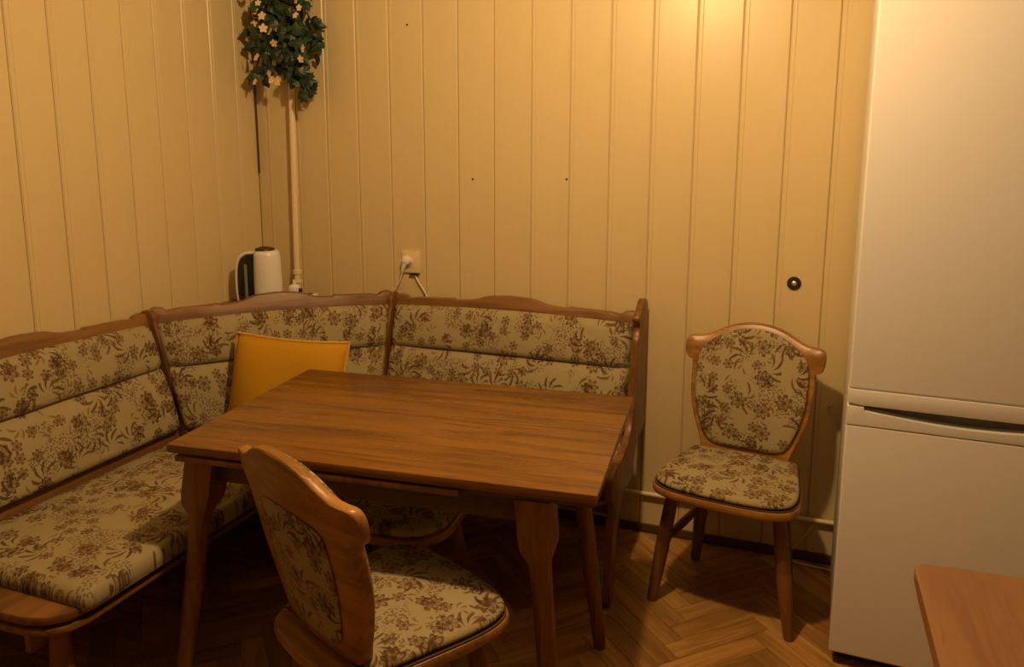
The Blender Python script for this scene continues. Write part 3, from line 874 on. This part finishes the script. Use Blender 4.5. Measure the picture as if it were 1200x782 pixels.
# ================================================================== ARTIFICIAL IVY GARLAND
gv = thing('ivy_garland', 'bunch of artificial dark green ivy with cream blossoms hanging in the corner', 'artificial plant', (-2.03, 2.765, 1.74))
def leaf_mesh(name, mat, kind):
    b = bmesh.new()
    o = [(0, 0), (.010, .002), (.017, .010), (.012, .014), (.019, .022), (.010, .025), (.004, .036), (0, .041)] if kind else [(0, 0), (.006, .008), (.009, .020), (.006, .034), (0, .046)]
    o = o + [(-x, y) for x, y in reversed(o[1:-1])]
    c = b.verts.new((0, .018, .004))
    v = [b.verts.new((x, y, -.25 * abs(x) + -3.5 * y * y)) for x, y in o]
    for i in range(len(v)): b.faces.new((v[i], v[(i + 1) % len(v)], c))
    r = bmesh.ops.extrude_face_region(b, geom=b.faces[:])
    for w_ in [g for g in r['geom'] if isinstance(g, bmesh.types.BMVert)]: w_.co.z -= .0008
    return mesh_of(b, name, mat, False)
LM = [leaf_mesh('ivy_leaf', M['leaf'], 1), leaf_mesh('ivy_leaf_dark', M['leaf2'], 1), leaf_mesh('narrow_leaf', M['leaf2'], 0)]
def blossom_mesh(name, mat):
    b = bmesh.new()
    for k_ in range(5):
        a = 2 * pi * k_ / 5
        o = [(0, .001, .002), (.006, .008, .004), (.007, .015, .006), (0, .021, .004), (-.007, .015, .006), (-.006, .008, .004)]
        vv = [b.verts.new((x * cos(a) - y * sin(a), x * sin(a) + y * cos(a), z)) for x, y, z in o]
        vw = [b.verts.new((x * cos(a) - y * sin(a), x * sin(a) + y * cos(a), z - .0012)) for x, y, z in o]
        b.faces.new(vv); b.faces.new(list(reversed(vw)))
        for i in range(6): b.faces.new((vv[i], vw[i], vw[(i + 1) % 6], vv[(i + 1) % 6]))
    lathe([(.004, 0), (.005, .004), (0, .008)], 8, b)
    return mesh_of(b, name, mat, False)
FM = [blossom_mesh('cream_blossom', M['petal']), blossom_mesh('yellow_blossom', M['petal2'])]
obj('vine', tube([(-.05, .02, .06), (-.06, .02, .10), (-.02, .0, .22), (.03, -.01, .34), (-.03, .0, .5), (.01, .02, .62)], .004, 6), M['stem'], gv)
obj('vine', tube([(.07, .0, .06), (.10, -.01, .10), (.06, .0, .22), (.02, .01, .36), (.05, .0, .5)], .003, 6), M['stem'], gv)
obj('vine', tube([(-.246, .070, -.34), (-.246, .070, -.2), (-.245, .066, .02), (-.235, .060, .10), (-.19, .045, .17), (-.10, .02, .22)], .004, 6), M['stem'], gv)
rnd = random.Random(11)
def gpos():
    # clumps measured from the photograph (metres, local)
    cl = [(-.115, 0, .10, .055), (-.12, 0, .22, .05), (-.10, 0, .30, .06), (-.03, 0, .16, .06), (.03, 0, .22, .07), (.07, 0, .26, .06), (-.02, 0, .30, .06), (.05, 0, .05, .045), (.09, 0, .03, .035),
          (.0, 0, .36, .07), (-.10, 0, .42, .06), (.09, 0, .20, .05), (.05, 0, .42, .07), (-.05, 0, .5, .07), (.05, 0, .54, .06), (.02, 0, .10, .04), (-.13, 0, .36, .045)]
    c = rnd.choice(cl); s = c[3]
    return Vector((c[0] + rnd.gauss(0, s * .5), rnd.uniform(-.05, .035), c[2] + rnd.gauss(0, s * .5)))
for i in range(295):
    o = obj('leaf', LM[rnd.choice((0, 0, 0, 1, 1, 2))], None, gv)
    o.location = gpos()
    o.rotation_euler = (radians(90) + rnd.uniform(-.7, .7), rnd.uniform(-.6, .6) , rnd.uniform(-.8, .8))
    o.rotation_euler.rotate_axis('Z', rnd.uniform(0, 6.28))
    s = rnd.uniform(1.0, 1.7); o.scale = (s, s, s)
fl = [(-.05, .245), (-.035, .20), (-.155, .15), (-.125, .145), (-.055, .075), (-.01, .055), (-.135, .045), (-.02, .045), (.09, .36), (.10, .33), (.085, .30), (-.12, .33), (-.09, .31), (-.10, .36), (-.145, .40), (.11, .17), (.10, .13), (.03, .38), (.07, .41), (-.13, .28), (-.11, .48), (.05, .5), (-.03, .43), (-.05, .05), (-.08, .26)]
for i, (x, z) in enumerate(fl):
    o = obj('blossom', FM[0 if rnd.random() < .7 else 1], None, gv)
    o.location = (x, -.055 - rnd.uniform(0, .015), z); o.rotation_euler = (radians(90) + rnd.uniform(-.5, .5), 0, rnd.uniform(-.6, .6)); s = rnd.uniform(.7, 1.0); o.scale = (s, s, s)
